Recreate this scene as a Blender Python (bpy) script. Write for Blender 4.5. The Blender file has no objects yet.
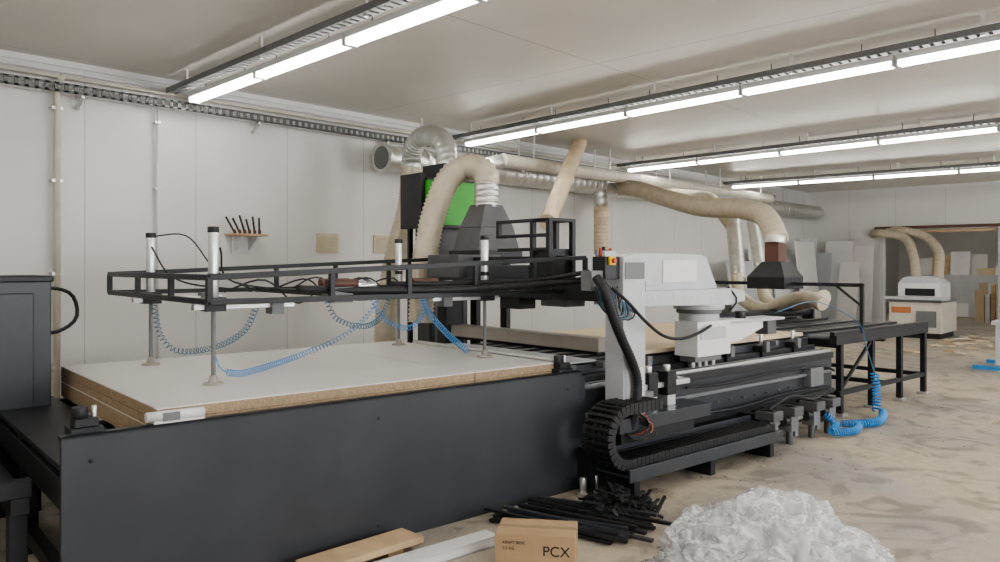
import bpy, bmesh, math, random
from mathutils import Vector, Matrix, noise
random.seed(7)
# ---------------------------------------------------------------- materials
MATS={}
def mat(name,col,rough=.5,metal=0.,var=.08,scale=6.,bump=0.,bscale=60.,emit=None,estr=0,coat=0.,trans=0.,alpha=1.,spec=.5):
    if name in MATS: return MATS[name]
    m=bpy.data.materials.new(name); m.use_nodes=True
    nt=m.node_tree; b=nt.nodes['Principled BSDF']
    b.inputs['Roughness'].default_value=rough; b.inputs['Metallic'].default_value=metal
    b.inputs['Coat Weight'].default_value=coat
    b.inputs['Transmission Weight'].default_value=trans
    b.inputs['Alpha'].default_value=alpha
    b.inputs['Specular IOR Level'].default_value=spec
    tc=nt.nodes.new('ShaderNodeTexCoord'); n=nt.nodes.new('ShaderNodeTexNoise')
    n.inputs['Scale'].default_value=scale; n.inputs['Detail'].default_value=5
    nt.links.new(tc.outputs['Object'],n.inputs['Vector'])
    r=nt.nodes.new('ShaderNodeValToRGB')
    r.color_ramp.elements[0].position=.3; r.color_ramp.elements[1].position=.7
    r.color_ramp.elements[0].color=(*[max(0,c*(1-var)) for c in col],1)
    r.color_ramp.elements[1].color=(*[min(1,c*(1+var)) for c in col],1)
    nt.links.new(n.outputs['Fac'],r.inputs['Fac']); nt.links.new(r.outputs['Color'],b.inputs['Base Color'])
    if bump:
        n2=nt.nodes.new('ShaderNodeTexNoise'); n2.inputs['Scale'].default_value=bscale
        nt.links.new(tc.outputs['Object'],n2.inputs['Vector'])
        bp=nt.nodes.new('ShaderNodeBump'); bp.inputs['Strength'].default_value=bump; bp.inputs['Distance'].default_value=.01
        nt.links.new(n2.outputs['Fac'],bp.inputs['Height']); nt.links.new(bp.outputs['Normal'],b.inputs['Normal'])
    if emit:
        b.inputs['Emission Color'].default_value=(*emit,1); b.inputs['Emission Strength'].default_value=estr
    MATS[name]=m; return m
def panel_mat(name,col,axis,period,off,rough,width=.012,axis2=None,period2=3,off2=0,dark=.6,var=.05,bumpn=.0):
    m=mat(name,col,rough,0,var,.7,bump=bumpn,bscale=3)
    nt=m.node_tree; b=nt.nodes['Principled BSDF']
    tc=[n for n in nt.nodes if n.type=='TEX_COORD'][0]
    sp=nt.nodes.new('ShaderNodeSeparateXYZ'); nt.links.new(tc.outputs['Object'],sp.inputs[0])
    def line(ax,per,o):
        a=nt.nodes.new('ShaderNodeMath'); a.operation='ADD'; a.inputs[1].default_value=-o+1000*per
        nt.links.new(sp.outputs[ax],a.inputs[0])
        q=nt.nodes.new('ShaderNodeMath'); q.operation='MODULO'; q.inputs[1].default_value=per
        nt.links.new(a.outputs[0],q.inputs[0])
        l=nt.nodes.new('ShaderNodeMath'); l.operation='LESS_THAN'; l.inputs[1].default_value=width
        nt.links.new(q.outputs[0],l.inputs[0]); return l.outputs[0]
    f=line(axis,period,off)
    if axis2 is not None:
        g=line(axis2,period2,off2); mx=nt.nodes.new('ShaderNodeMath'); mx.operation='MAXIMUM'
        nt.links.new(f,mx.inputs[0]); nt.links.new(g,mx.inputs[1]); f=mx.outputs[0]
    mix=nt.nodes.new('ShaderNodeMix'); mix.data_type='RGBA'
    old=b.inputs['Base Color'].links[0].from_socket
    nt.links.new(f,mix.inputs['Factor']); nt.links.new(old,mix.inputs['A'])
    mix.inputs['B'].default_value=(*[c*dark for c in col],1)
    nt.links.new(mix.outputs['Result'],b.inputs['Base Color'])
    return m
WALL=panel_mat('wall_panel',(.69,.68,.66),0,1.15,4.02,.45,dark=.72)
WALLY=panel_mat('wall_panel_end',(.70,.69,.66),1,1.15,.3,.45,dark=.75)
CEIL=panel_mat('ceiling_panel',(.68,.65,.59),1,3.6,.9,.33,axis2=0,period2=1.15*4,off2=1.7,dark=.66,width=.018,var=.07)
def floor_mat():
    m=bpy.data.materials.new('dusty_concrete'); m.use_nodes=True; nt=m.node_tree; b=nt.nodes['Principled BSDF']
    tc=nt.nodes.new('ShaderNodeTexCoord')
    def nz(s,d=6,dist=0):
        n=nt.nodes.new('ShaderNodeTexNoise'); n.inputs['Scale'].default_value=s; n.inputs['Detail'].default_value=d
        n.inputs['Distortion'].default_value=dist
        nt.links.new(tc.outputs['Object'],n.inputs['Vector']); return n.outputs['Fac']
    def ramp(f,a,b_,p0,p1):
        r=nt.nodes.new('ShaderNodeValToRGB'); r.color_ramp.elements[0].position=p0; r.color_ramp.elements[1].position=p1
        r.color_ramp.elements[0].color=(*a,1); r.color_ramp.elements[1].color=(*b_,1)
        nt.links.new(f,r.inputs['Fac']); return r.outputs['Color']
    def mix(f,a,b_):
        x=nt.nodes.new('ShaderNodeMix'); x.data_type='RGBA'
        nt.links.new(f,x.inputs['Factor']); nt.links.new(a,x.inputs['A']); nt.links.new(b_,x.inputs['B']); return x.outputs['Result']
    base=ramp(nz(.9,8,.6),(.27,.25,.225),(.40,.37,.33),.35,.65)
    dust=ramp(nz(9,10,.5),(.45,.385,.295),(.55,.475,.37),.3,.7)
    mask=ramp(nz(.5,10,1.4),(0,0,0),(1,1,1),.34,.60)
    c=mix(mask,base,dust)
    sm=ramp(nz(1.9,13,2.2),(.42,.42,.43),(1,1,1),.36,.50)
    mu=nt.nodes.new('ShaderNodeMix'); mu.data_type='RGBA'; mu.blend_type='MULTIPLY'; mu.inputs['Factor'].default_value=.6
    nt.links.new(c,mu.inputs['A']); nt.links.new(sm,mu.inputs['B'])
    sp=ramp(nz(60,4),(.55,.53,.5),(1,1,1),.30,.42)
    mu2=nt.nodes.new('ShaderNodeMix'); mu2.data_type='RGBA'; mu2.blend_type='MULTIPLY'; mu2.inputs['Factor'].default_value=.6
    nt.links.new(mu.outputs['Result'],mu2.inputs['A']); nt.links.new(sp,mu2.inputs['B'])
    nt.links.new(mu2.outputs['Result'],b.inputs['Base Color'])
    rr=nt.nodes.new('ShaderNodeMapRange'); rr.inputs['To Min'].default_value=.42; rr.inputs['To Max'].default_value=.85
    nt.links.new(mask,rr.inputs['Value']); nt.links.new(rr.outputs[0],b.inputs['Roughness'])
    bp=nt.nodes.new('ShaderNodeBump'); bp.inputs['Strength'].default_value=.25; bp.inputs['Distance'].default_value=.01
    nt.links.new(nz(25,8),bp.inputs['Height']); nt.links.new(bp.outputs['Normal'],b.inputs['Normal'])
    return m
FLOOR=floor_mat()
CHAR=mat('charcoal_paint',(.046,.050,.058),.36,0,.12,3)
BLK=mat('black_steel',(.022,.023,.026),.42,.1,.2,8)
RUB=mat('black_rubber',(.018,.018,.020),.55,0,.2,20)
LG=mat('light_grey_paint',(.49,.50,.52),.4,0,.06,4)
WHT=mat('white_paint',(.70,.70,.70),.4,0,.05,3)
MEL=mat('white_melamine',(.70,.685,.66),.32,0,.03,1.5)
CHIP=mat('chipboard_edge',(.38,.28,.18),.8,0,.25,60,bump=.3,bscale=200)
MDF=mat('mdf_board',(.66,.54,.38),.7,0,.08,3)
SIL=mat('galvanised_steel',(.66,.66,.63),.38,.75,.12,9)
ALU=mat('aluminium',(.70,.71,.72),.3,.8,.06,12)
HOSE=mat('beige_hose',(.60,.53,.41),.5,0,.12,10)
TAN=mat('tan_spiral_pipe',(.64,.52,.37),.55,0,.1,6)
GRN=mat('green_paint',(.05,.42,.03),.4,0,.08,5)
DGR=mat('dark_grey_hood',(.11,.11,.115),.5,.1,.12,6)
BLUE=mat('blue_hose',(.06,.28,.62),.4,0,.08,10)
PBLUE=mat('pale_blue_hose',(.12,.33,.62),.4,0,.08,10)
TEAL=mat('dark_blue_hose',(.05,.17,.28),.4,0,.08,10)
RED=mat('red_plastic',(.45,.04,.02),.4)
YEL=mat('yellow_plastic',(.75,.5,.03),.4)
BRN=mat('brown_paint',(.12,.055,.04),.5)
CARD=mat('cardboard',(.42,.29,.17),.8,0,.08,5,bump=.1,bscale=40)
WOOD=mat('raw_wood',(.55,.40,.25),.65,0,.15,7)
VENT=mat('cream_vent',(.60,.53,.39),.5)
TAPE=mat('packing_tape',(.36,.27,.17),.25)
LAMP=mat('lamp_diffuser',(.9,.9,.9),.4,emit=(1,.975,.92),estr=17)
GREYD=mat('grey_paint_mid',(.17,.175,.18),.5)
TAUPE=mat('taupe_paint',(.33,.30,.26),.5)
BEIGE=mat('cream_enamel',(.60,.56,.48),.45)
ORG=mat('orange_stripe',(.5,.2,.08),.45)
# ---------------------------------------------------------------- builder
MO=Vector((4.49,3.34,0)); MA=math.radians(-6.6)
MM=Matrix.Translation(MO)@Matrix.Rotation(MA,4,'Z')
def empty(name,matrix=Matrix()):
    e=bpy.data.objects.new(name,None); bpy.context.scene.collection.objects.link(e); e.matrix_world=matrix
    e.empty_display_size=.2
    return e
class B:
    def __init__(s,name,parent=None,matrix=None,bevel=.0):
        s.name=name;s.parent=parent;s.matrix=matrix;s.bevel=bevel;s.bm=bmesh.new();s.mats=[]
    def mi(s,m):
        if m not in s.mats:s.mats.append(m)
        return s.mats.index(m)
    def box(s,a,b,m,rot=None,piv=None):
        x0,x1=sorted((a[0],b[0]));y0,y1=sorted((a[1],b[1]));z0,z1=sorted((a[2],b[2]))
        P=[Vector(p) for p in((x0,y0,z0),(x1,y0,z0),(x1,y1,z0),(x0,y1,z0),(x0,y0,z1),(x1,y0,z1),(x1,y1,z1),(x0,y1,z1))]
        if rot is not None:
            c=Vector(piv) if piv else sum(P,Vector())/8
            P=[rot@(p-c)+c for p in P]
        v=[s.bm.verts.new(p) for p in P];k=s.mi(m)
        for f in((0,3,2,1),(4,5,6,7),(0,1,5,4),(1,2,6,5),(2,3,7,6),(3,0,4,7)):
            s.bm.faces.new([v[i] for i in f]).material_index=k
        return s
    def bar(s,p,q,w,h,m,up=(0,0,1)):
        p=Vector(p);q=Vector(q);d=(q-p).normalized();u=Vector(up)
        if abs(d.dot(u))>.98:u=Vector((1,0,0))
        r=d.cross(u).normalized();u=r.cross(d)
        k=s.mi(m);v=[]
        for e in(p,q):
            for a,b in((-1,-1),(1,-1),(1,1),(-1,1)): v.append(s.bm.verts.new(e+r*a*w/2+u*b*h/2))
        for f in((3,2,1,0),(4,5,6,7),(0,1,5,4),(1,2,6,5),(2,3,7,6),(3,0,4,7)):
            s.bm.faces.new([v[i] for i in f]).material_index=k
        return s
    def prism(s,poly,axis,a,b,m):
        def mk(p,t):
            return {'x':(t,p[0],p[1]),'y':(p[0],t,p[1]),'z':(p[0],p[1],t)}[axis]
        k=s.mi(m);A=[s.bm.verts.new(mk(p,a)) for p in poly];C=[s.bm.verts.new(mk(p,b)) for p in poly]
        fs=[s.bm.faces.new(A),s.bm.faces.new(C[::-1])];n=len(poly)
        for i in range(n): fs.append(s.bm.faces.new((A[i],A[(i+1)%n],C[(i+1)%n],C[i])))
        for f in fs:f.material_index=k
        bmesh.ops.recalc_face_normals(s.bm,faces=fs)
        return s
    def frustum(s,c0,w0,c1,w1,m):
        k=s.mi(m);v=[]
        for c,w in((c0,w0),(c1,w1)):
            for a,b in((-1,-1),(1,-1),(1,1),(-1,1)): v.append(s.bm.verts.new((c[0]+a*w[0]/2,c[1]+b*w[1]/2,c[2])))
        fs=[]
        for f in((3,2,1,0),(4,5,6,7),(0,1,5,4),(1,2,6,5),(2,3,7,6),(3,0,4,7)):
            fc=s.bm.faces.new([v[i] for i in f]);fc.material_index=k;fs.append(fc)
        bmesh.ops.recalc_face_normals(s.bm,faces=fs);return s
    def rings(s,path,rad,m,n=12,cap=True):
        k=s.mi(m);P=[Vector(p) for p in path];T=[]
        for i in range(len(P)):
            d=(P[min(i+1,len(P)-1)]-P[max(i-1,0)]); T.append(d.normalized() if d.length>1e-9 else Vector((0,0,1)))
        u=T[0].orthogonal().normalized();R=[]
        for i,p in enumerate(P):
            u=(u-T[i]*u.dot(T[i]));u=u.normalized() if u.length>1e-6 else T[i].orthogonal().normalized();w=T[i].cross(u)
            r=rad(i) if callable(rad) else rad
            R.append([s.bm.verts.new(p+(u*math.cos(2*math.pi*j/n)+w*math.sin(2*math.pi*j/n))*r) for j in range(n)])
        for i in range(len(R)-1):
            for j in range(n):
                f=s.bm.faces.new((R[i][j],R[i][(j+1)%n],R[i+1][(j+1)%n],R[i+1][j]));f.material_index=k;f.smooth=True
        if cap:
            for r in(R[0][::-1],R[-1]):
                f=s.bm.faces.new(r);f.material_index=k
        return s
    def cyl(s,p,q,r,m,n=16,r2=None):
        return s.rings([p,q],(lambda i:(r,r if r2 is None else r2)[i]),m,n)
    def tube(s,pts,r,m,n=10,step=.05,smooth=True):
        return s.rings(spline(pts,step) if smooth else pts,r,m,n)
    def hose(s,pts,r,m,step=.022,amp=.07,n=16):
        path=spline(pts,step)
        return s.rings(path,lambda i:r*(1+(amp if i%2 else -amp)),m,n)
    def duct(s,pts,r,m,step=.12,n=20,seam=.02,smooth=True):
        base=spline(pts,step) if smooth else resample([Vector(p) for p in pts],step)
        P=[];rr=[]
        for i,p in enumerate(base):
            d=(base[min(i+1,len(base)-1)]-base[max(i-1,0)]).normalized()
            for o,q in((-.006,r),(0,r*(1+seam)),(.006,r)):
                P.append(p+d*o);rr.append(q)
        return s.rings(P,lambda i:rr[i],m,n)
    def coil(s,pts,R,w,m,pitch=.022,n=6,seg=10):
        base=spline(pts,pitch/seg)
        out=[];u=None
        for i,p in enumerate(base):
            d=(base[min(i+1,len(base)-1)]-base[max(i-1,0)]).normalized()
            if u is None:u=d.orthogonal()
            u=(u-d*u.dot(d)).normalized();v=d.cross(u);a=2*math.pi*i/seg
            out.append(p+(u*math.cos(a)+v*math.sin(a))*R)
        return s.rings(out,w,m,n)
    def done(s):
        me=bpy.data.meshes.new(s.name);s.bm.to_mesh(me);s.bm.free()
        for m in s.mats:me.materials.append(m)
        o=bpy.data.objects.new(s.name,me);bpy.context.scene.collection.objects.link(o)
        if s.matrix is not None:o.matrix_world=s.matrix
        if s.parent:o.parent=s.parent
        if s.bevel:
            b=o.modifiers.new('bevel','BEVEL');b.width=s.bevel;b.segments=2;b.limit_method='ANGLE';b.angle_limit=math.radians(50)
        return o
def resample(P,step):
    out=[P[0]]
    for a,b in zip(P,P[1:]):
        n=max(1,int((b-a).length/step))
        for i in range(1,n+1):out.append(a.lerp(b,i/n))
    return out
def spline(pts,step):
    P=[Vector(p) for p in pts]
    if len(P)<3:return resample(P,step)
    Q=[P[0]*2-P[1]]+P+[P[-1]*2-P[-2]];out=[P[0]]
    dense=[P[0]]
    for i in range(1,len(Q)-2):
        a,b,c,d=Q[i-1:i+3]
        for k in range(1,25):
            t=k/24
            dense.append(.5*((2*b)+(c-a)*t+(2*a-5*b+4*c-d)*t*t+(3*b-a-3*c+d)*t**3))
    acc=0
    for p,q in zip(dense,dense[1:]):
        L=(q-p).length
        if L<1e-9:continue
        x=step-acc
        while x<=L:
            out.append(p.lerp(q,x/L));x+=step
        acc=L-(x-step)
    if (out[-1]-P[-1]).length>step*.3:out.append(P[-1])
    return out
def m2w(s_,t,z): return MM@Vector((s_,t,z))
# ---------------------------------------------------------------- room
H=3.6;X0,X1=-3.5,21.6;Y0,Y1=-5.0,8.3
B('floor').box((X0-.2,Y0-.2,-.1),(30.2,Y1+.2,0),FLOOR).done()
B('ceiling').box((X0-.2,Y0-.2,H),(30.2,Y1+.2,H+.12),CEIL).done()
B('wall_left').box((X0-.2,Y1,0),(30.2,Y1+.2,H),WALL).done()
B('wall_back').box((X0-.2,Y0,0),(X0,Y1,H),WALLY).done()
DY0,DY1,DZ=2.2,6.43,2.5
w=B('wall_far')
w.box((X1,DY1,0),(X1+.2,Y1,H),WALLY).box((X1,Y0,0),(X1+.2,DY0,H),WALLY).box((X1,DY0,DZ),(X1+.2,DY1,H),WALLY).done()
w=B('trim_3')
w.box((X1+.0,DY1-.08,0),(X1+.2,DY1-.005,DZ-.01),WHT).box((X1,DY0+.005,0),(X1+.2,DY0+.08,DZ-.01),WHT).box((X1,DY0+.08,DZ-.08),(X1+.2,DY1-.08,DZ-.01),WOOD).done()
w=B('door_1',bevel=.004)
w.box((X1-.12,DY0-1.5,DZ+.02),(X1-.04,DY1+.1,DZ+.09),BRN)
w.box((X1-.10,2.0,.02),(X1-.05,3.75,DZ+.02),WHT).box((X1-.12,3.68,.02),(X1-.04,3.78,DZ+.02),LG).box((X1-.12,2.0,1.2),(X1-.10,3.7,1.26),LG)
w.done()
w=B('wall_right')
wins=[(-1,3),(6,10),(13,17)]
w.box((X0,Y0-.2,0),(30.2,Y0,1.0),WALL).box((X0,Y0-.2,3.0),(30.2,Y0,H),WALL)
e=X0
for a,b in wins:
    w.box((e,Y0-.2,1.0),(a,Y0,3.0),WALL);e=b
w.box((e,Y0-.2,1.0),(30.2,Y0,3.0),WALL);w.done()
for i,(a,b) in enumerate(wins):
    f=B('window_%d'%(i+1))
    for z in(1.0,1.97,2.94):f.box((a,Y0-.15,z),(b,Y0-.05,z+.06),WHT)
    for k in range(5):
        x=a+(b-a-.06)*k/4;f.box((x,Y0-.15,1.0),(x+.06,Y0-.05,3.0),WHT)
    f.done()
B('wall_end').box((30,Y0,0),(30.2,Y1,H),WALLY).done()
B('trim_1').box((X0,Y1-.03,H-.06),(X1,Y1,H),WHT).done()
B('trim_2').box((X1-.03,Y0,H-.06),(X1,Y1-.03,H),WHT).done()
# light rows -------------------------------------------------------------
def light_row(x0,k,ytop,ybot,z=3.36):
    r=empty('fluorescent_light_row')
    def X(y):return x0-(ytop-y)*k
    h=B('fixture_housings',r);l=B('lamp_tubes',r);t=B('cable_tray',r)
    y=ytop
    while y-1.5>ybot:
        a=Vector((X(y),y-.01,z));b=Vector((X(y-1.5),y-1.49,z))
        h.bar(a+Vector((0,0,.05)),b+Vector((0,0,.05)),.13,.05,WHT)
        h.bar(a+Vector((0,0,.01)),a+(b-a)*.011+Vector((0,0,.01)),.12,.07,WHT)
        h.bar(b+Vector((0,0,.01)),b+(a-b)*.011+Vector((0,0,.01)),.12,.07,WHT)
        for o in(-.036,.036):
            d=(b-a).normalized()
            l.rings([a+d*.02+Vector((o,0,0)),b-d*.02+Vector((o,0,0))],.022,LAMP,8)
        for q in(.2,.8):
            c=a.lerp(b,q);h.cyl(c+Vector((0,0,.07)),(c.x,c.y,H),.006,GREYD,6)
        y-=1.5
    yb=y
    for o in(-.25,-.15):
        t.bar((X(ytop)+o,ytop+.1,z+.085),(X(yb)+o,yb,z+.085),.01,.055,GREYD)
    y=ytop
    while y>yb:
        t.bar((X(y)-.25,y,z+.062),(X(y)-.15,y,z+.062),.05,.01,GREYD);y-=.085
    y=ytop-.3
    while y>yb:
        t.bar((X(y)-.2,y,z+.05),(X(y)-.2,y,H),.03,.02,SIL);y-=1.6
    h.done();l.done();t.done()
light_row(3.88,.055,8.05,-4.8)
light_row(8.02,.11,8.05,-4.8)
light_row(12.27,.08,8.05,-4.8)
light_row(16.5,-.03,8.05,-4.8)
light_row(-.4,.03,8.05,-4.8)
light_row(24.5,0,8.05,-4.8)
# wall services ----------------------------------------------------------
t=B('wall_cable_tray')
for z in(3.26,3.33):t.box((X0+.05,8.12,z),(19,8.14,z+.02),GREYD)
x=X0+.1
while x<19:
    t.box((x,8.12,3.26),(x+.035,8.135,3.35),GREYD);x+=.085
x=-2.9
while x<19:
    t.bar((x,8.29,3.14),(x,8.12,3.26),.03,.02,SIL);t.box((x-.015,8.12,3.23),(x+.015,8.3,3.26),SIL);x+=1.9
t.box((X0+.05,8.135,3.26),(19,8.25,3.268),SIL)
t.done()
B('wall_cable_conduit').tube([(X0+.1,8.2,3.42),(19,8.2,3.42)],.018,BEIGE).tube([(X0+.1,8.24,3.48),(19,8.24,3.48)],.014,WHT).done()
c=B('wall_pipe').tube([(2.6,8.22,.1),(2.6,8.22,3.35),(2.65,8.2,3.44)],.03,BEIGE,smooth=False)
for z in(.6,1.5,2.4,3.1):c.box((2.55,8.2,z),(2.65,8.3,z+.03),SIL)
c.done()
c=B('wall_pipe').tube([(3.58,8.24,.1),(3.58,8.24,3.25)],.014,WHT,smooth=False)
for z in(.6,1.5,2.4,3.1):c.box((3.55,8.23,z),(3.61,8.3,z+.02),SIL)
c.done()
sh=empty('tool_shelf')
B('shelf_board',sh,bevel=.004).box((4.36,8.02,1.93),(4.76,8.3,1.955),WOOD).box((4.44,8.27,1.74),(4.68,8.3,1.93),WHT).prism([(8.06,1.93),(8.27,1.76),(8.27,1.93)],'x',4.46,4.48,WHT).prism([(8.06,1.93),(8.27,1.76),(8.27,1.93)],'x',4.64,4.66,WHT).done()
r=B('tool_rods',sh)
for i in range(6):
    x=4.40+i*.06;d=-.10+.022*i
    r.cyl((x,8.12,1.95),(x+d,8.15,2.14+random.uniform(-.02,.05)),.011,RUB,8).cyl((x,8.12,1.96),(x+d*.2,8.121,2.0),.018,BRN,8)
r.done()
for x,w_ in((5.75,.32),(6.62,.28)):
    v=B('wall_vent',bevel=.004).box((x-w_/2,8.275,1.76),(x+w_/2,8.3,2.0),VENT)
    for i in range(7):v.box((x-w_/2+.02,8.265,1.785+i*.028),(x+w_/2-.02,8.278,1.80+i*.028),VENT)
    v.done()
# extraction ductwork ---------------------------------------------------
DW=empty('dust_extraction_system')
d=B('main_duct',DW)
d.duct([(6.35,7.93,2.99),(21.3,7.93,3.01)],.17,SIL,step=.16,smooth=False,n=24)
d.rings([(6.33,7.93,2.99),(6.36,7.93,2.99)],.20,SIL,24)
d.rings([(6.325,7.93,2.99),(6.33,7.93,2.99)],.15,GREYD,24)
for x in range(7,21,2):
    d.rings([(x,7.93,3),(x+.05,7.93,3)],.182,SIL,24)
    d.bar((x+.02,7.93,3.17),(x+.02,7.93,3.6),.02,.02,SIL)
d.done()
d=B('secondary_duct',DW)
d.duct([(8.3,7.6,3.12),(17.5,7.6,3.14)],.10,BEIGE,step=.16,smooth=False)
d.cyl((8.3,7.6,3.12),(8.0,7.85,3.02),.1,SIL)
for x in range(9,18,2):d.bar((x,7.6,3.2),(x,7.6,3.6),.02,.02,SIL)
d.done()
B('flexible_hose_vertical',DW).hose([(6.3,7.30,2.8),(6.29,7.3,2.6),(6.25,7.30,2.3),(6.12,7.35,1.8),(5.98,7.38,1.1),(5.95,7.4,.3)],.135,HOSE).done()
B('silver_elbow',DW).duct([(6.3,7.3,2.75),(6.29,7.28,2.98),(6.24,7.1,3.12),(6.16,6.8,3.13),(6.08,6.5,3.02),(6.06,6.38,2.7)],.12,SIL,step=.07).done()
B('flexible_hose_arch',DW).hose([m2w(1.04,2.33,2.45),m2w(1.04,2.33,2.52),m2w(1.0,2.40,2.60),m2w(.93,2.54,2.62),m2w(.83,2.7,2.5),m2w(.75,2.83,2.18),m2w(.69,2.87,1.87),m2w(.63,2.87,1.55),m2w(.60,2.88,1.0)],.13,HOSE).done()
B('silver_collar',DW).duct([m2w(1.04,2.33,2.2),m2w(1.04,2.33,2.5)],.125,SIL,step=.05,smooth=False,seam=.05).done()
B('spiral_pipe_diagonal',DW).duct([(10.06,7.53,3.58),(7.61,6.2,2.14)],.11,TAN,step=.06,smooth=False,seam=.05).done()
B('spiral_pipe_drop',DW).duct([(11.1,7.85,2.62),(11.1,7.85,1.8)],.13,TAN,step=.06,smooth=False,seam=.04).duct([(11.1,7.9,2.95),(11.1,7.85,2.62)],.12,SIL,step=.1,smooth=False).done()
B('flexible_hose_long',DW).hose([(11.7,7.9,3.0),(11.5,7.6,2.96),(11.15,7.09,2.86),(10.94,6.58,2.71),(10.46,5.62,2.46),(10.02,4.8,2.37),(9.5,4.2,2.22),(9.12,3.87,1.9)],.13,HOSE).done()
B('flexible_hose_branch',DW).hose([(12.9,7.8,2.95),(12.6,7.3,2.9),(12.2,6.7,2.8),(11.5,6.0,2.66),(11.2,5.62,2.4),(11.05,5.4,2.2)],.10,HOSE).done()
B('silver_drops',DW).duct([(11.08,5.39,2.25),(10.6,5.08,1.38)],.11,SIL,step=.09,smooth=False).duct([(11.5,5.3,2.45),(11.1,4.95,1.35)],.09,SIL,step=.09,smooth=False).done()
B('flexible_hose_bed',DW).hose([(10.55,5.08,1.45),(10.4,4.95,1.15),(10.05,4.44,1.0),(9.84,4.08,1.12),(9.62,3.73,1.19),(9.45,3.45,1.13)],.085,HOSE).hose([(11.1,4.95,1.4),(10.9,4.8,1.1),(10.5,4.4,1.02),(10.2,4.0,1.1),(9.9,3.6,1.2)],.085,HOSE).done()
# ---------------------------------------------------------------- CNC machine
cnc=empty('cnc_machining_center',MM)
def P(name,bevel=.004): return B(name,cnc,None,bevel)
b=P('bed_front_panel').box((-3.32,0,.0),(0,.03,.84),CHAR).box((-3.32,0,.825),(0,.07,.84),CHAR)
b.box((0,-.0,.0),(.03,.12,.8),CHAR)
for s in(-3.2,-1.7,-.15):
    for z in(.1,.72):b.cyl((s,-.006,z),(s,.01,z),.010,BLK,10)
b.done()
b=P('infeed_table_frame')
for s in(-3.25,-2.2,-1.1,-.15):
    for t_ in(.1,1.15,2.2):b.box((s-.04,t_-.04,0),(s+.04,t_+.04,.62),BLK)
for t_ in(.1,1.15,2.2):b.box((-3.3,t_-.04,.56),(0,t_+.04,.68),BLK)
for s in(-3.27,-2.2,-1.1,-.1):b.box((s-.04,.05,.50),(s+.04,2.25,.64),BLK);b.box((s-.03,.05,.12),(s+.03,2.25,.2),BLK)
for i in range(8):
    s=-2.8+i*.37;b.cyl((s,.15,.665),(s,2.2,.665),.03,ALU,10)
b.box((-3.3,.03,.66),(-2.92,2.3,.69),BLK)
b.done()
b=P('corner_clamp')
for s,t_ in((-3.2,.12),(-.12,.10),(-3.2,2.2)):
    b.box((s-.07,t_-.06,.68),(s+.07,t_+.06,.86),BLK).box((s-.05,t_-.05,.86),(s+.05,t_+.05,.9),BLK).cyl((s-.02,t_,.9),(s-.02,t_,.95),.035,BLK,12).cyl((s+.04,t_,.86),(s+.04,t_,.95),.012,SIL,8)
b.done()
b=P('rail_beam')
b.box((.03,.02,.28),(3.78,.16,.70),CHAR).box((.03,.0,.64),(3.78,.02,.70),BLK).box((.03,-.01,.28),(3.78,.02,.33),BLK)
b.box((.03,.03,.70),(3.78,.06,.725),ALU).box((.03,.11,.70),(3.78,.14,.725),GREYD)
b.box((.03,-.012,.50),(3.78,.02,.53),GREYD)
b.box((0.03,2.1,.28),(3.78,2.26,.74),CHAR).box((.03,2.15,.74),(3.78,2.18,.76),ALU)
b.box((0,.16,.0),(3.7,.22,.28),BLK)
for s in(.3,1.4,2.5,3.6):
    b.box((s-.1,.02,.0),(s+.1,.2,.3),BLK).box((s-.1,2.1,0),(s+.1,2.26,.3),BLK)
i=0
while .1+i*.2<3.7:
    b.cyl((.1+i*.2,-.006,.42),(.1+i*.2,.03,.42),.008,GREYD,8);i+=1
b.tube([(1.2,-.03,.60),(1.8,-.04,.58),(2.6,-.03,.60),(3.5,-.03,.57),(3.8,.0,.5)],.012,RUB).tube([(1.1,-.03,.38),(1.9,-.05,.35),(2.8,-.03,.38),(3.6,-.04,.36)],.014,RUB)
b.box((3.2,-.06,.40),(3.45,.02,.58),GREYD)
b.done()
b=P('bed_deck')
b.box((-.02,.2,.70),(3.78,2.1,.76),BLK)
for i in range(9):
    t_=.28+i*.215;b.box((-.02,t_,.76),(3.78,t_+.09,.83),CHAR);b.box((-.02,t_+.1,.76),(3.78,t_+.13,.81),ALU)
for s in(.1,.45,2.0,3.0):
    b.box((s,.2,.80),(s+.05,2.1,.85),GREYD)
b.box((.14,.25,.85),(.42,2.0,.865),LG)
b.cyl((.02,.2,.88),(.02,2.15,.88),.025,SIL,12)
b.done()
b=P('mdf_panel').box((.95,.3,.85),(3.72,2.15,.885),MDF).done()
b=P('bed_stops')
for s in(.9,1.5,2.1,2.7,3.3):
    b.box((s,.17,.70),(s+.1,.27,.82),BLK).cyl((s+.05,.22,.82),(s+.05,.22,.93),.02,SIL,8).box((s+.02,.14,.76),(s+.08,.18,.86),GREYD)
b.done()
b=P('board_stack',.002)
for a,c in((-2.88,-.893),(-.887,-.14)):
    b.box((a,.12,.695),(c,2.22,.893),CHIP).box((a,.12,.893),(c,2.22,.9),MEL)
b.box((-2.883,.118,.79),(-.138,2.222,.795),MEL).box((-2.882,.119,.84),(-.139,2.221,.843),BRN);b.done()
b=P('paper_roll',.0).cyl((-2.95,.06,.872),(-2.68,.05,.872),.025,WHT,14).box((-2.92,.03,.84),(-2.68,.09,.852),MEL).box((-2.88,.028,.85),(-2.8,.034,.89),GREYD).done()
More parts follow.
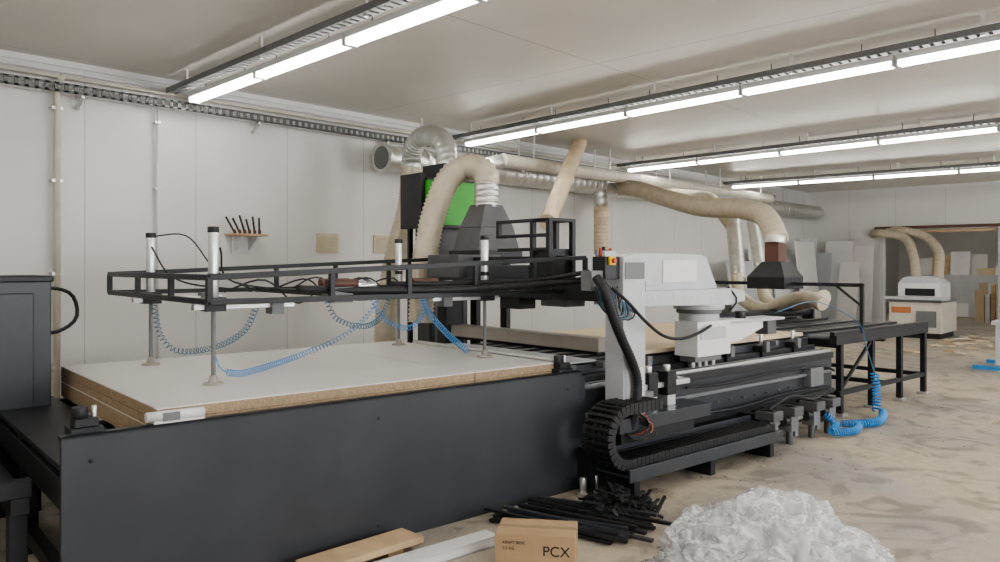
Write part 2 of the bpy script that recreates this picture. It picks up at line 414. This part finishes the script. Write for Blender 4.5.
# vacuum frame
b=P('vacuum_lifting_frame',.003)
zb=1.39
for t_ in(.55,2.62):
    b.bar((-2.47,t_,1.53),(.62,t_,1.66),.035,.035,BLK);b.bar((-2.47,t_,zb),(.62,t_,zb),.035,.035,BLK)
    s=-2.47
    while s<.65:
        b.box((s-.017,t_-.017,zb),(s+.017,t_+.017,1.53+.042*(s+2.47)),BLK);s+=.77 if s<-2 else .58
for s,zt in((-2.47,1.53),(.62,1.66)):
    b.box((s-.017,.55,zt-.018),(s+.017,2.62,zt+.017),BLK);b.box((s-.017,.55,zb-.017),(s+.017,2.62,zb+.018),BLK)
for s in(-2.47,):
    for t_ in(1.2,1.9):b.box((s-.017,t_-.017,zb),(s+.017,t_+.017,1.53),BLK)
for s in(-1.3,-.15):b.box((s-.02,.55,zb-.02),(s+.02,2.62,zb+.02),BLK)
b.done()
b=P('suction_arms',.003)
for s in(-2.39,-.33):
    for t_ in(.7,1.88):
        d=1 if s<-1 else -1
        b.box((s-.12*d,t_-.025,1.34),(s+.5*d,t_+.025,1.375),ALU)
        b.box((s-.06,t_-.05,1.33),(s+.06,t_+.05,1.41),BLK)
        b.box((s+.38*d-.04,t_-.05,1.30),(s+.38*d+.04,t_+.05,1.40),GREYD)
        b.cyl((s,t_,1.36),(s,t_,1.80),.03,ALU,14).cyl((s,t_,1.79),(s,t_,1.825),.034,BLK,14).cyl((s,t_,1.52),(s,t_,1.55),.034,BLK,14)
        b.cyl((s,t_,.95),(s,t_,1.36),.013,GREYD,10)
        b.rings([(s,t_,.90),(s,t_,.912),(s,t_,.916),(s,t_,.935),(s,t_,.955)],lambda i:(.062,.058,.03,.025,.018)[i],TAUPE,18)
for s,t_ in((-1.6,.62),(-1.5,.9),(-.9,.7)):
    b.box((s-.07,t_-.04,1.36),(s+.07,t_+.04,1.46),GREYD).cyl((s-.1,t_,1.48),(s+.12,t_,1.48),.03,BRN,12).cyl((s+.1,t_,1.46),(s+.26,t_,1.47),.02,ALU,10)
b.done()
b=P('blue_air_coils',0)
C=dict(R=.019,w=.0028,pitch=.032,n=5)
b.coil([(-2.30,.72,.96),(-2.15,.85,.93),(-1.85,1.1,.93),(-1.52,1.35,.95),(-1.2,1.42,1.03),(-1.0,1.4,1.15),(-.87,1.32,1.33)],m=PBLUE,**C)
b.coil([(-2.38,1.85,1.33),(-2.33,1.85,1.1),(-2.22,1.82,.99),(-2.06,1.55,1.03),(-1.96,1.3,1.15),(-1.93,1.15,1.33)],m=TEAL,**C)
b.coil([(-.32,1.55,1.36),(-.34,1.4,1.2),(-.38,1.1,1.05),(-.41,.82,.95)],R=.022,w=.004,m=PBLUE,pitch=.028,n=5)
b.coil([(-1.35,1.3,1.36),(-1.25,1.3,1.2),(-1.0,1.35,1.13),(-.75,1.5,1.18),(-.6,1.6,1.34)],m=TEAL,**C)
b.coil([(-1.15,1.0,1.38),(-1.0,1.05,1.2),(-.75,1.1,1.12),(-.55,1.2,1.22),(-.5,1.3,1.36)],m=PBLUE,**C)
b.tube([(-2.30,.72,.96),(-2.36,.68,1.0),(-2.39,.7,1.1)],.004,PBLUE)
b.done()
b=P('cable_loom',0)
b.tube([(-1.9,.62,1.45),(-1.3,.58,1.43),(-.6,.52,1.43),(0,.5,1.45),(.3,.3,1.48),(.25,-.05,1.52)],.026,RUB)
b.tube([(-1.2,.66,1.47),(-.5,.6,1.47),(.1,.52,1.49),(.3,.2,1.55)],.018,RUB)
b.tube([(-2.35,.7,1.7),(-2.2,.9,1.5),(-1.7,.8,1.42)],.006,RUB)
b.tube([(-2.4,1.88,1.75),(-2.3,1.6,1.5),(-1.9,1.3,1.42)],.006,RUB)
b.tube([(-2.39,1.88,1.8),(-2.2,1.7,1.8),(-2.1,1.4,1.55),(-1.9,1.2,1.42)],.005,RUB)
for i in range(9):
    a=random.uniform(-2.2,-.3);c=random.uniform(.6,2)
    b.tube([(a,c,1.42),(a+.2,c+random.uniform(-.2,.2),1.50),(a+.5,c+random.uniform(-.3,.3),1.33),(a+.7,c,1.42)],.006,random.choice([RUB,TEAL]))
b.done()
# gantry
b=P('gantry_column',.008)
b.box((.156,-.25,.52),(.40,-.08,1.66),LG).box((.17,-.258,1.50),(.385,-.25,1.62),GREYD)
for z in(.7,.95,1.2,1.4):b.cyl((.36,-.256,z),(.36,-.25,z),.012,SIL,8)
b.box((.19,-.256,.62),(.37,-.25,.86),WHT)
b.box((.06,-.3,.42),(1.15,-.02,.52),CHAR).box((.1,-.28,.34),(.95,-.06,.42),BLK)
b.done()
b=P('gantry_bridge',.005)
b.box((.35,-.08,1.32),(.62,2.45,1.48),BLK)
b.box((.62,.0,1.33),(.78,2.4,1.37),CHAR).box((.62,.0,1.44),(.78,2.4,1.48),CHAR)
b.box((.50,2.3,.76),(.72,2.45,1.30),BLK)
b.box((.56,.35,.90),(.72,2.35,1.01),TAUPE).box((.60,.4,.87),(.68,2.25,.90),RUB)
# upper cage
for s in(.5,.78):
    for t_ in(.85,1.05):b.box((s-.022,t_-.022,1.3),(s+.022,t_+.022,1.99),BLK)
for z in(1.72,1.84,1.97):
    b.box((.48,.85,z),(.52,1.5,z+.03),BLK)
b.box((.48,.83,1.97),(.80,1.07,2.0),BLK).box((.48,1.48,1.84),(.52,1.52,2.0),BLK)
b.box((.50,.87,1.3),(.78,1.03,1.74),BLK)
b.box((.45,1.05,1.48),(.8,1.9,1.60),CHAR)
b.box((.42,2.0,1.48),(.95,2.5,1.70),DGR)
b.box((.40,.55,1.26),(.62,.85,1.32),DGR).box((.38,1.1,1.22),(.58,1.35,1.32),BLK)
b.done()
b=P('dust_hood',.006)
b.frustum((1.04,2.33,1.74),(.56,.42),(1.04,2.33,1.98),(.44,.36),DGR).frustum((1.04,2.33,1.98),(.44,.36),(1.04,2.33,2.22),(.24,.24),DGR)
b.box((.74,2.08,1.68),(1.32,2.58,1.75),BLK)
b.box((.8,2.2,.76),(.86,2.3,1.7),BLK).box((1.2,2.2,.76),(1.26,2.3,1.7),BLK)
b.done()
b=P('spindle_head',.014)
b.prism([(.40,1.40),(.40,1.66),(.62,1.69),(1.42,1.69),(1.50,1.66),(1.66,1.40)],'y',-.02,.28,LG)
b.box((.9,-.028,1.46),(1.35,-.02,1.64),WHT).box((.46,-.03,1.44),(.84,-.02,1.64),LG)
b.prism([(.45,1.29),(.45,1.40),(1.80,1.40),(1.96,1.36),(1.96,1.29),(1.7,1.26)],'y',-.10,.30,LG)
b.cyl((1.56,.10,1.12),(1.56,.10,1.19),.17,LG,32).cyl((1.56,.10,1.19),(1.56,.10,1.225),.19,GREYD,32).cyl((1.56,.10,1.225),(1.56,.10,1.27),.215,LG,32)
b.box((1.30,-.07,.84),(1.78,.16,1.13),WHT).prism([(1.78,1.13),(2.35,1.11),(2.35,1.03),(1.95,.93),(1.78,.93)],'y',-.04,.16,WHT).box((1.78,-.06,1.09),(2.7,.18,1.115),LG)
b.box((1.34,-.078,.98),(1.7,-.07,1.08),LG).box((1.34,-.02,.79),(1.72,.14,.84),GREYD)
for s in(1.37,1.46,1.55,1.66):b.cyl((s,.03,.74),(s,.03,.84),.022,ALU,10)
b.cyl((2.2,.1,1.115),(2.2,.1,1.18),.05,BLK,14).box((2.45,-.03,.96),(2.6,.1,1.09),DGR)
b.tube([(1.75,-.07,1.2),(1.8,-.12,1.3),(1.72,-.08,1.42)],.008,RUB)
for s in(.5,.7,.95,1.2,1.45,1.7):b.cyl((s,-.106,1.345),(s,-.10,1.345),.010,SIL,8)
b.done()
b=P('servo_motors',.004)
for s,t_ in((.62,-.1),(.82,-.12)):
    b.box((s-.05,t_-.05,.52),(s+.05,t_+.05,.60),ALU).box((s-.055,t_-.055,.60),(s+.055,t_+.055,.78),BLK).cyl((s,t_,.78),(s,t_,.83),.03,SIL,12)
    b.cyl((s+.055,t_,.72),(s+.12,t_,.72),.018,BLK,8)
b.box((.45,-.2,.52),(.56,-.06,.66),GREYD)
b.box((.45,-.14,.66),(1.1,-.02,.70),ALU)
b.done()
b=P('valve_block',.003)
b.box((.0,-.22,1.50),(.15,-.1,1.66),BLK).box((.03,-.24,1.60),(.09,-.22,1.66),YEL).cyl((.06,-.24,1.63),(.06,-.26,1.63),.018,RED,12)
for i in range(5):b.cyl((-.02+i*.035,-.16,1.66),(-.02+i*.035,-.16,1.71+.01*(i%3)),.012,(GREYD,RED,BLK)[i%3],8)
b.box((-.12,-.2,1.42),(.0,-.1,1.56),GREYD).box((.02,-.2,1.66),(.14,-.12,1.70),LG)
b.box((-.08,-.24,1.36),(.12,-.16,1.44),BLK)
for i in range(10):
    a=-.1+.025*i;b.tube([(a,-.22,1.45),(a-.04,-.3,1.32-.01*i),(a+.1,-.3,1.25),(.18,-.22,1.38)],.006,(RUB,TEAL,GREYD)[i%3])
b.done()
b=P('black_cable_hose',0)
b.hose([(-.14,-.26,1.52),(-.13,-.33,1.42),(-.06,-.34,1.25),(.04,-.33,1.1),(.18,-.31,.92),(.24,-.31,.78),(.22,-.31,.6),(.2,-.27,.45)],.032,RUB,step=.012)
b.hose([(-.08,-.26,1.5),(-.06,-.31,1.40),(.02,-.31,1.22),(.12,-.3,1.05),(.24,-.29,.88),(.28,-.29,.7),(.26,-.27,.48)],.022,RUB,step=.012)
b.tube([(.02,-.26,1.44),(.1,-.33,1.35),(.3,-.33,1.2),(.55,-.3,1.08),(.9,-.2,1.03),(1.25,-.12,1.05),(1.45,-.1,1.1)],.012,RUB)
b.tube([(.22,-.27,.6),(.34,-.33,.5),(.28,-.34,.42),(.2,-.3,.4)],.004,RED)
b.tube([(.2,-.27,.56),(.36,-.35,.46),(.26,-.36,.38),(.15,-.3,.4)],.004,ORG)
for i in range(5):b.tube([(.2,-.27,.6-.02*i),(.32+.02*i,-.35,.48-.02*i),(.22,-.36,.40-.01*i),(.12,-.3,.42)],.006,RUB)
b.done()
# drag chain
b=P('cable_drag_chain',.003)
path=[(1.9-i*.045,.235) for i in range(42)]
c0=.03;R=.19
while path[-1][0]<c0:path.pop()
na=14
for i in range(na+1):
    a=-math.pi/2-math.pi*i/na
    path.append((c0+R*math.cos(a),.235+R+R*math.sin(a)))
for i in range(1,9):path.append((c0+i*.045,.235+2*R))
for (a,z),(a2,z2) in zip(path,path[1:]):
    d=Vector((a2-a,0,z2-z))
    if d.length<.01:continue
    n=Vector((-d.z,0,d.x)).normalized()
    p=Vector((a,-.30,z));q=Vector((a2,-.30,z2))
    for o in(-.11,.11):
        b.bar(p+Vector((0,o,0)),p.lerp(q,.93)+Vector((0,o,0)),.02,.075,RUB,up=n)
    m_=p.lerp(q,.5);b.bar(m_+Vector((0,-.1,0))+n*.03,m_+Vector((0,.1,0))+n*.03,.024,.01,RUB,up=n)
    b.bar(m_+Vector((0,-.1,0))-n*.03,m_+Vector((0,.1,0))-n*.03,.024,.01,RUB,up=n)
for o in(-.05,0,.05):b.tube([(a,-.3+o,z) for a,z in path],.014,RUB,step=.04)
b.done()
b=P('drag_chain_tray',.003)
b.box((-.02,-.45,.16),(1.95,-.15,.175),CHAR).box((-.02,-.46,.13),(1.95,-.44,.22),CHAR).box((-.02,-.16,.16),(1.95,-.145,.30),CHAR)
for s in(.1,1.0,1.85):b.box((s-.03,-.42,0),(s+.03,-.18,.16),BLK)
b.box((-.05,-.14,.0),(.6,0,.3),BLK)
b.box((.6,-.14,.0),(1.9,-.02,.25),BLK)
for s in(-.12,.0):b.cyl((s,-.12,0),(s,-.12,.12),.025,SIL,10).cyl((s,-.12,0),(s,-.12,.02),.05,SIL,12)
b.done()
# clamps on floor side
b=P('gripper_units',.006)
for s in(2.0,2.35,2.75,3.05):
    b.box((s,-.32,.12),(s+.1,-.2,.34),GREYD).box((s-.02,-.36,.26),(s+.14,-.18,.34),DGR).box((s+.1,-.3,.06),(s+.16,-.22,.30),GREYD)
    b.cyl((s-.08,-.27,.22),(s,-.27,.22),.05,BLK,14).cyl((s+.05,-.27,.0),(s+.05,-.27,.12),.03,DGR,10)
    b.box((s,-.2,.24),(s+.1,.02,.3),BLK)
b.cyl((1.9,-.24,.2),(3.2,-.24,.2),.018,SIL,10)
b.tube([(2.0,-.3,.36),(2.3,-.35,.45),(2.7,-.33,.38),(3.1,-.3,.42)],.012,RUB)
b.done()
b=P('blue_floor_hoses',0)
b.coil([(3.0,-.3,.2),(3.05,-.38,.1),(2.9,-.42,.06),(3.15,-.5,.05),(3.4,-.42,.06),(3.3,-.3,.07)],.03,.007,BLUE,pitch=.026)
b.coil([(3.45,-.35,.05),(3.7,-.45,.05),(4.0,-.4,.05),(4.25,-.3,.06)],.035,.008,BLUE,pitch=.028)
b.coil([(4.2,-.25,.08),(4.28,-.22,.25),(4.28,-.2,.45)],.038,.009,BLUE,pitch=.035)
b.tube([(4.28,-.2,.45),(4.25,-.12,.75),(4.2,-.05,1.0),(3.6,.1,1.22),(2.8,.1,1.14)],.005,TEAL)
b.done()
# outfeed table
b=P('outfeed_roller_table',.004)
for s in(4.0,4.75,5.5,6.2):
    for t_ in(.04,2.16):
        b.box((s-.03,t_-.03,.03),(s+.03,t_+.03,.80),BLK);b.box((s-.06,t_-.06,0),(s+.06,t_+.06,.03),SIL)
for t_ in(.04,2.16):
    b.box((3.85,t_-.04,.76),(6.25,t_+.04,.86),BLK);b.box((3.95,t_-.025,.22),(6.2,t_+.025,.27),BLK)
for s in(4.0,5.1,6.2):
    b.box((s-.03,.04,.72),(s+.03,2.16,.80),BLK);b.box((s-.025,.04,.22),(s+.025,2.16,.27),BLK)
b.bar((4.0,.04,.27),(4.75,.04,.76),.03,.03,BLK,up=(0,1,0))
i=0
while 3.95+i*.16<6.2:
    s=3.95+i*.16;b.cyl((s,.08,.83),(s,2.12,.83),.028,(GREYD,DGR)[i%2],10);i+=1
for t_ in(.35,.8,1.25,1.7):b.box((3.85,t_,.86),(6.2,t_+.1,.88),BLK)
b.box((3.8,.0,.86),(6.25,.05,.9),BLK)
b.cyl((3.9,1.5,.97),(6.1,1.5,.97),.06,RUB,14).box((3.85,1.42,.86),(3.9,1.58,1.0),BLK).box((6.1,1.42,.86),(6.15,1.58,1.0),BLK)
b.done()
b=P('sweeper_gantry',.004)
for s in(4.43,):
    b.box((s-.02,-.02,.86),(s+.02,.02,1.40),BLK);b.box((s-.02,-.02,1.36),(s+.02,2.2,1.40),BLK);b.box((s-.02,2.16,.86),(s+.02,2.2,1.4),BLK)
b.bar((4.43,0,1.15),(4.43,.3,1.38),.025,.025,BLK)
b.frustum((4.43,1.03,1.32),(.44,.48),(4.43,1.03,1.46),(.44,.48),BLK).frustum((4.43,1.03,1.46),(.44,.48),(4.46,1.03,1.64),(.24,.24),BLK)
b.box((4.35,.94,1.62),(4.53,1.12,1.88),BRN)
b.cyl((4.43,1.03,1.86),(4.44,1.03,1.95),.12,SIL,16)
b.done()
# dust extractor (green/black)
b=B('green_housing',DW,MM,.01)
b.box((.78,3.0,2.02),(1.56,3.5,2.52),GRN).box((1.0,3.02,2.52),(1.36,3.42,2.72),BLK).box((.80,3.04,2.52),(1.54,3.46,2.55),BLK)
b.box((.72,3.05,2.0),(.78,3.45,2.6),BLK)
b.box((1.48,2.985,2.1),(1.52,3.0,2.42),BLK).box((.76,2.985,2.0),(1.58,3.0,2.04),BLK).box((.82,2.988,2.3),(.92,3.0,2.36),BLK)
b.cyl((1.20,3.2,2.70),(1.20,3.2,2.78),.14,SIL,18)
b.done()
b=B('filter_stand',DW,MM,.006)
for s in(.86,1.46):
    for t_ in(3.04,3.46):b.box((s-.025,t_-.025,0),(s+.025,t_+.025,2.1),BLK)
b.box((.90,3.08,1.35),(1.42,3.42,2.02),DGR).box((.88,3.06,1.30),(1.44,3.45,1.35),BLK).box((.92,3.1,.4),(1.40,3.40,1.3),DGR).box((.84,3.03,.1),(1.48,3.47,.2),BLK)
b.done()
# left control cabinet ----------------------------------------------------
cc=empty('control_cabinet',MM)
b=B('cabinet_body',cc,None,.008)
b.box((-4.6,1.9,.55),(-3.0,2.6,1.51),CHAR).box((-4.6,1.93,.0),(-3.05,2.6,.50),BLK).box((-4.6,1.88,1.49),(-2.99,2.62,1.53),BLK)
b.box((-3.85,1.885,.62),(-3.10,1.9,1.42),CHAR).box((-4.55,1.885,.62),(-3.9,1.9,1.42),CHAR).box((-3.82,1.87,1.0),(-3.79,1.885,1.12),SIL)
b.box((-4.6,1.87,.50),(-3.0,2.6,.56),BLK)
b.done()
B('black_hose',cc).tube([(-3.0,2.5,1.25),(-2.9,2.7,1.42),(-2.7,2.8,1.38),(-2.66,2.8,1.2),(-2.8,2.75,1.1),(-3.0,2.6,1.12)],.014,RUB).done()
b=B('side_frame',cc,None,.004)
b.box((-3.95,.4,.50),(-3.36,.48,.58),BLK).box((-3.9,.3,0),(-3.82,1.8,.08),BLK).box((-3.45,.45,0),(-3.37,.53,.5),BLK).box((-3.45,.4,.42),(-3.37,1.85,.5),BLK).box((-3.95,.4,0),(-3.87,.48,.5),BLK)
b.box((-3.95,1.1,.30),(-3.37,1.18,.38),BLK).bar((-3.9,.5,.1),(-3.4,1.7,.45),.05,.05,BLK)
b.done()
# ---------------------------------------------------------------- far area
b=B('leaning_panels',bevel=.003)
for i,(y,wd,h,ang) in enumerate([(6.5,.75,2.1,6),(7.0,.7,2.25,8),(7.5,.6,1.95,9),(6.75,.5,1.7,12),(7.75,.45,2.3,5)]):
    r=Matrix.Rotation(math.radians(ang),3,'Y')
    b.box((21.2-.14*i-.1,y,0.02),(21.23-.14*i-.1,y+wd,h),(MEL,WHT,LG)[i%3],rot=r,piv=(21.2-.14*i-.1,y,.02))
b.done()
b=B('leaning_panels',bevel=.003)
for i,(x,wd,h,ang) in enumerate([(17.2,1.3,2.0,-7),(18.2,1.6,1.9,-9),(15.6,1.5,1.7,-8),(19.0,1.2,2.2,-6)]):
    r=Matrix.Rotation(math.radians(ang),3,'X')
    b.box((x,7.75-.12*i,0.02),(x+wd,7.78-.12*i,h),(MEL,WHT,LG)[i%3],rot=r,piv=(x,7.75-.12*i,.02))
b.done()
eb=empty('edge_banding_machine')
b=B('machine_body',eb,bevel=.01)
b.box((18.6,4.3,.12),(19.9,5.35,.78),BEIGE).box((18.65,4.35,0),(19.85,5.3,.12),BLK).box((18.6,4.3,.78),(20.0,5.4,.84),GREYD)
b.box((18.9,4.4,.84),(19.8,5.25,1.2),WHT).prism([(4.4,1.2),(5.25,1.2),(5.1,1.34),(4.6,1.34)],'x',18.9,19.8,LG)
b.box((18.58,4.9,.55),(18.6,5.3,.68),ORG).box((18.57,4.4,.25),(18.6,4.8,.6),GREYD).box((18.88,4.5,.92),(18.9,5.1,1.08),BLK).box((18.5,4.2,.84),(18.9,5.45,.90),LG)
b.done()
B('extraction_hoses',eb).hose([(21.45,6.55,2.40),(20.95,6.2,2.40),(20.75,5.6,2.25),(20.3,5.3,1.85),(19.6,5.05,1.25)],.10,HOSE,step=.04).hose([(21.45,6.25,2.42),(21.0,5.8,2.46),(20.85,5.2,2.3),(20.4,4.78,1.9),(19.6,4.6,1.25)],.10,HOSE,step=.04).done()
b=B('leaning_boards',bevel=.003)
for i in range(9):
    y=3.0+i*.42;h=random.uniform(1.5,2.1)
    r=Matrix.Rotation(math.radians(7),3,'Y')
    b.box((27+.1*(i%3),y,0.02),(27.03+.1*(i%3),y+random.uniform(.4,.8),h),(MEL,WHT,WOOD,MEL,MDF)[i%5],rot=r,piv=(27,y,.02))
b.box((27.05,3.0,0),(27.15,7.2,1.3),LG);b.done()
b=B('timber_stack',bevel=.003)
for i in range(12):
    y=3.4+i*.13;h=random.uniform(.7,1.2)
    b.box((25+random.uniform(-.3,.3),y,0.0),(25.05+random.uniform(0.3,.35),y+.11,h),random.choice([WOOD,MDF,MDF,WHT,MEL]))
b.done()
b=B('wood_offcuts')
for i in range(40):
    x=random.uniform(15.0,19.5);y=random.uniform(2.7,4.1);a=random.uniform(0,3.1);L=random.uniform(.1,.4)
    d=Vector((math.cos(a),math.sin(a),0))*L;z=.015+random.uniform(0,.06)
    b.bar(Vector((x,y,z)),Vector((x,y,z))+d,.07,.02,random.choice([WOOD,MDF,MDF,BEIGE]))
b.done()
b=B('workbench',bevel=.005)
b.box((13.7,.7,.69),(14.8,2.5,.75),LG)
for x in(13.76,14.74):
    for y in(.8,2.42):b.box((x-.03,y-.03,.08),(x+.03,y+.03,.69),LG)
    b.box((x-.04,.7,.0),(x+.04,2.75,.06),BLUE)
b.box((13.76,2.38,.2),(14.74,2.44,.26),BLUE)
b.done()
# ---------------------------------------------------------------- foreground
b=B('timber_offcut',None,MM,.003).box((-2.27,-.30,.05),(-1.58,-.10,.085),WOOD,rot=Matrix.Rotation(.08,3,'Z')).box((-2.1,-.26,.0),(-2.0,-.12,.05),WOOD).box((-1.8,-.26,0),(-1.7,-.12,.05),WOOD).box((-2.5,-.2,0),(-1.75,-.06,.03),MDF).done()
b=B('white_profile_strip',None,MM,.002).box((-2.1,-.48,.0),(-1.20,-.36,.012),WHT).box((-2.1,-.48,0),(-1.20,-.465,.06),WHT).box((-2.1,-.375,0),(-1.20,-.36,.06),WHT).box((-2.1,-.48,.05),(-1.20,-.36,.062),WHT).done()
bx=empty('cardboard_box',Matrix.Translation((3.20,2.68,0))@Matrix.Rotation(math.radians(-56),4,'Z'))
b=B('carton',bx,None,.004).box((-.21,-.13,0),(.21,.13,.19),CARD).box((-.211,-.022,.15),(.211,.022,.1925),TAPE).box((.02,-.132,.02),(.09,-.13,.045),MEL).done()
for body,sz,loc in(('PCX',.075,(.04,-.1315,.085)),('KRAFT BOX',.022,(-.17,-.1315,.14)),('2.5 KG',.022,(-.17,-.1315,.11))):
    tx=bpy.data.curves.new('print','FONT');tx.body=body;tx.size=sz;tx.extrude=.0005
    to=bpy.data.objects.new('printed_text',tx);bpy.context.scene.collection.objects.link(to);to.parent=bx
    to.location=loc;to.rotation_euler=(math.pi/2,0,0);tx.materials.append(BLK)
b=B('steel_bar_pile',None,MM)
for i in range(18):
    s=-.98+i*.028;t_=-.06-random.uniform(0,.1)
    z=.012+random.uniform(0,.05)
    b.bar((s,t_,z),(s+random.uniform(.2,.34),t_-random.uniform(.75,.95),.012+random.uniform(0,.05)),.03,.018,random.choice([BLK,RUB,CHAR]))
for i in range(170):
    s=random.gauss(-.22,.17);t_=random.gauss(-.52,.14);a=random.uniform(0,3.1);L=random.uniform(.06,.2)
    if s>.12 or t_<-.82:continue
    z=.015+max(0,.12-((s+.22)**2+(t_+.52)**2)*1.5)*random.random()
    b.bar((s,t_,z),(s+math.cos(a)*L*.8,t_+math.sin(a)*L*.6,z+random.uniform(0,.04)),.022,.012,random.choice([BLK,RUB,RUB,BLK]))
b.done()
b=B('floor_debris',None,MM)
for i in range(160):
    s=random.uniform(-.8,5.5);t_=-.35-abs(random.gauss(0,.6));a=random.uniform(0,3.1);L=random.uniform(.006,.025)
    b.bar((s,t_,.004),(s+math.cos(a)*L,t_+math.sin(a)*L,.005),random.uniform(.005,.01),.005,random.choice([WOOD,MDF,CHIP,MDF,GREYD]))
b.done()
# plastic bag heap
PL=mat('plastic_film',(.82,.83,.85),.14,0,.05,5,coat=1.,alpha=.40)
nt=PL.node_tree;bb=nt.nodes['Principled BSDF']
tc=nt.nodes['Texture Coordinate'];vo=nt.nodes.new('ShaderNodeTexVoronoi');vo.feature='DISTANCE_TO_EDGE';vo.inputs['Scale'].default_value=9
nd=nt.nodes.new('ShaderNodeTexNoise');nd.inputs['Scale'].default_value=5;nd.inputs['Detail'].default_value=4
mx=nt.nodes.new('ShaderNodeMix');mx.data_type='VECTOR';mx.inputs['Factor'].default_value=.35
nt.links.new(tc.outputs['Object'],nd.inputs['Vector']);nt.links.new(tc.outputs['Object'],mx.inputs['A']);nt.links.new(nd.outputs['Color'],mx.inputs['B']);nt.links.new(mx.outputs['Result'],vo.inputs['Vector'])
bp=nt.nodes.new('ShaderNodeBump');bp.inputs['Strength'].default_value=.9;bp.inputs['Distance'].default_value=.03
nt.links.new(vo.outputs['Distance'],bp.inputs['Height']);nt.links.new(bp.outputs['Normal'],bb.inputs['Normal'])
mr=nt.nodes.new('ShaderNodeMapRange');mr.inputs['From Max'].default_value=.12;mr.inputs['To Min'].default_value=.72;mr.inputs['To Max'].default_value=.38
nt.links.new(vo.outputs['Distance'],mr.inputs['Value']);nt.links.new(mr.outputs[0],bb.inputs['Alpha'])
FOAM=mat('packing_foam',(.62,.63,.64),.7,0,.05,4)
def bag(name,c,sz,seed,parent=None):
    bm=bmesh.new();bmesh.ops.create_icosphere(bm,subdivisions=6,radius=1)
    S=Vector((seed,seed*.7,seed*1.3))
    for v in bm.verts:
        p=v.co.copy()
        n1=noise.noise(p*1.5+S)
        q=p+noise.noise_vector(p*1.8+S)*.45
        d1=noise.voronoi(q*2.2+S)[0];d2=noise.voronoi(q*4.6+S)[0]
        fold=1-abs(noise.noise(Vector((q.x*2.2,q.y*5,q.z*2.5))+S))*2.2
        f=.90+.20*n1-.20*(d1[1]-d1[0])-.08*(d2[1]-d2[0])+.09*fold+.08*d1[0]
        co=Vector((p.x*sz[0],p.y*sz[1],p.z*sz[2]))*f
        if co.z<0:
            co.z=.004
            k=1.08+.25*noise.noise(p*3+S);co.x*=k;co.y*=k
        v.co=co
    me=bpy.data.meshes.new(name);bm.to_mesh(me);bm.free()
    me.materials.append(PL)
    for f in me.polygons:f.use_smooth=True
    o=bpy.data.objects.new(name,me);bpy.context.scene.collection.objects.link(o);o.location=c
    if parent:o.parent=parent
    return o
bg=empty('plastic_bag_heap')
bag('bag_1',(4.12,1.80,0),(.46,.44,.36),1.3,bg);bag('bag_2',(3.92,2.06,0),(.27,.26,.25),4.7,bg);bag('bag_3',(4.12,1.50,0),(.38,.38,.23),8.1,bg);bag('bag_4',(3.72,1.80,0),(.42,.42,.19),2.1,bg)
fo=B('foam_sheets',bg,None,.01)
for x,y,z,a,l,w_ in((4.1,1.8,.10,.4,.4,.3),(3.95,2.0,.07,.9,.25,.2),(4.1,1.5,.06,.2,.3,.25),(3.75,1.8,.04,1.3,.3,.25)):
    fo.box((x-l/2,y-w_/2,z-.04),(x+l/2,y+w_/2,z+.02),FOAM,rot=Matrix.Rotation(a,3,'Z')@Matrix.Rotation(.15*a,3,'X'))
fo.done()
# ---------------------------------------------------------------- world, light, camera
wd=bpy.data.worlds.new('World');bpy.context.scene.world=wd;wd.use_nodes=True
nt=wd.node_tree;bgn=nt.nodes['Background']
sky=nt.nodes.new('ShaderNodeTexSky');sky.sky_type='HOSEK_WILKIE';sky.turbidity=6;sky.sun_direction=(.3,.5,.8)
nt.links.new(sky.outputs['Color'],bgn.inputs['Color']);bgn.inputs['Strength'].default_value=1.5
for i,(a,b_) in enumerate(wins):
    L=bpy.data.lights.new('daylight','AREA');L.shape='RECTANGLE';L.size=b_-a;L.size_y=1.9;L.energy=300;L.color=(.95,.97,1)
    o=bpy.data.objects.new('window_daylight',L);bpy.context.scene.collection.objects.link(o)
    o.location=((a+b_)/2,Y0-.3,2.0);o.rotation_euler=(math.radians(90),0,0)
cd=bpy.data.cameras.new('camera');cam=bpy.data.objects.new('camera',cd);bpy.context.scene.collection.objects.link(cam)
cam.location=(0,0,1.6);cam.rotation_euler=(math.radians(90),0,math.radians(42.7-90));cd.lens=27.9;cd.sensor_width=36;cd.shift_y=-.016
cd.clip_start=.05
bpy.context.scene.camera=cam
try: bpy.context.scene.view_settings.look='AgX - Medium High Contrast'
except Exception as ex_: print(ex_)
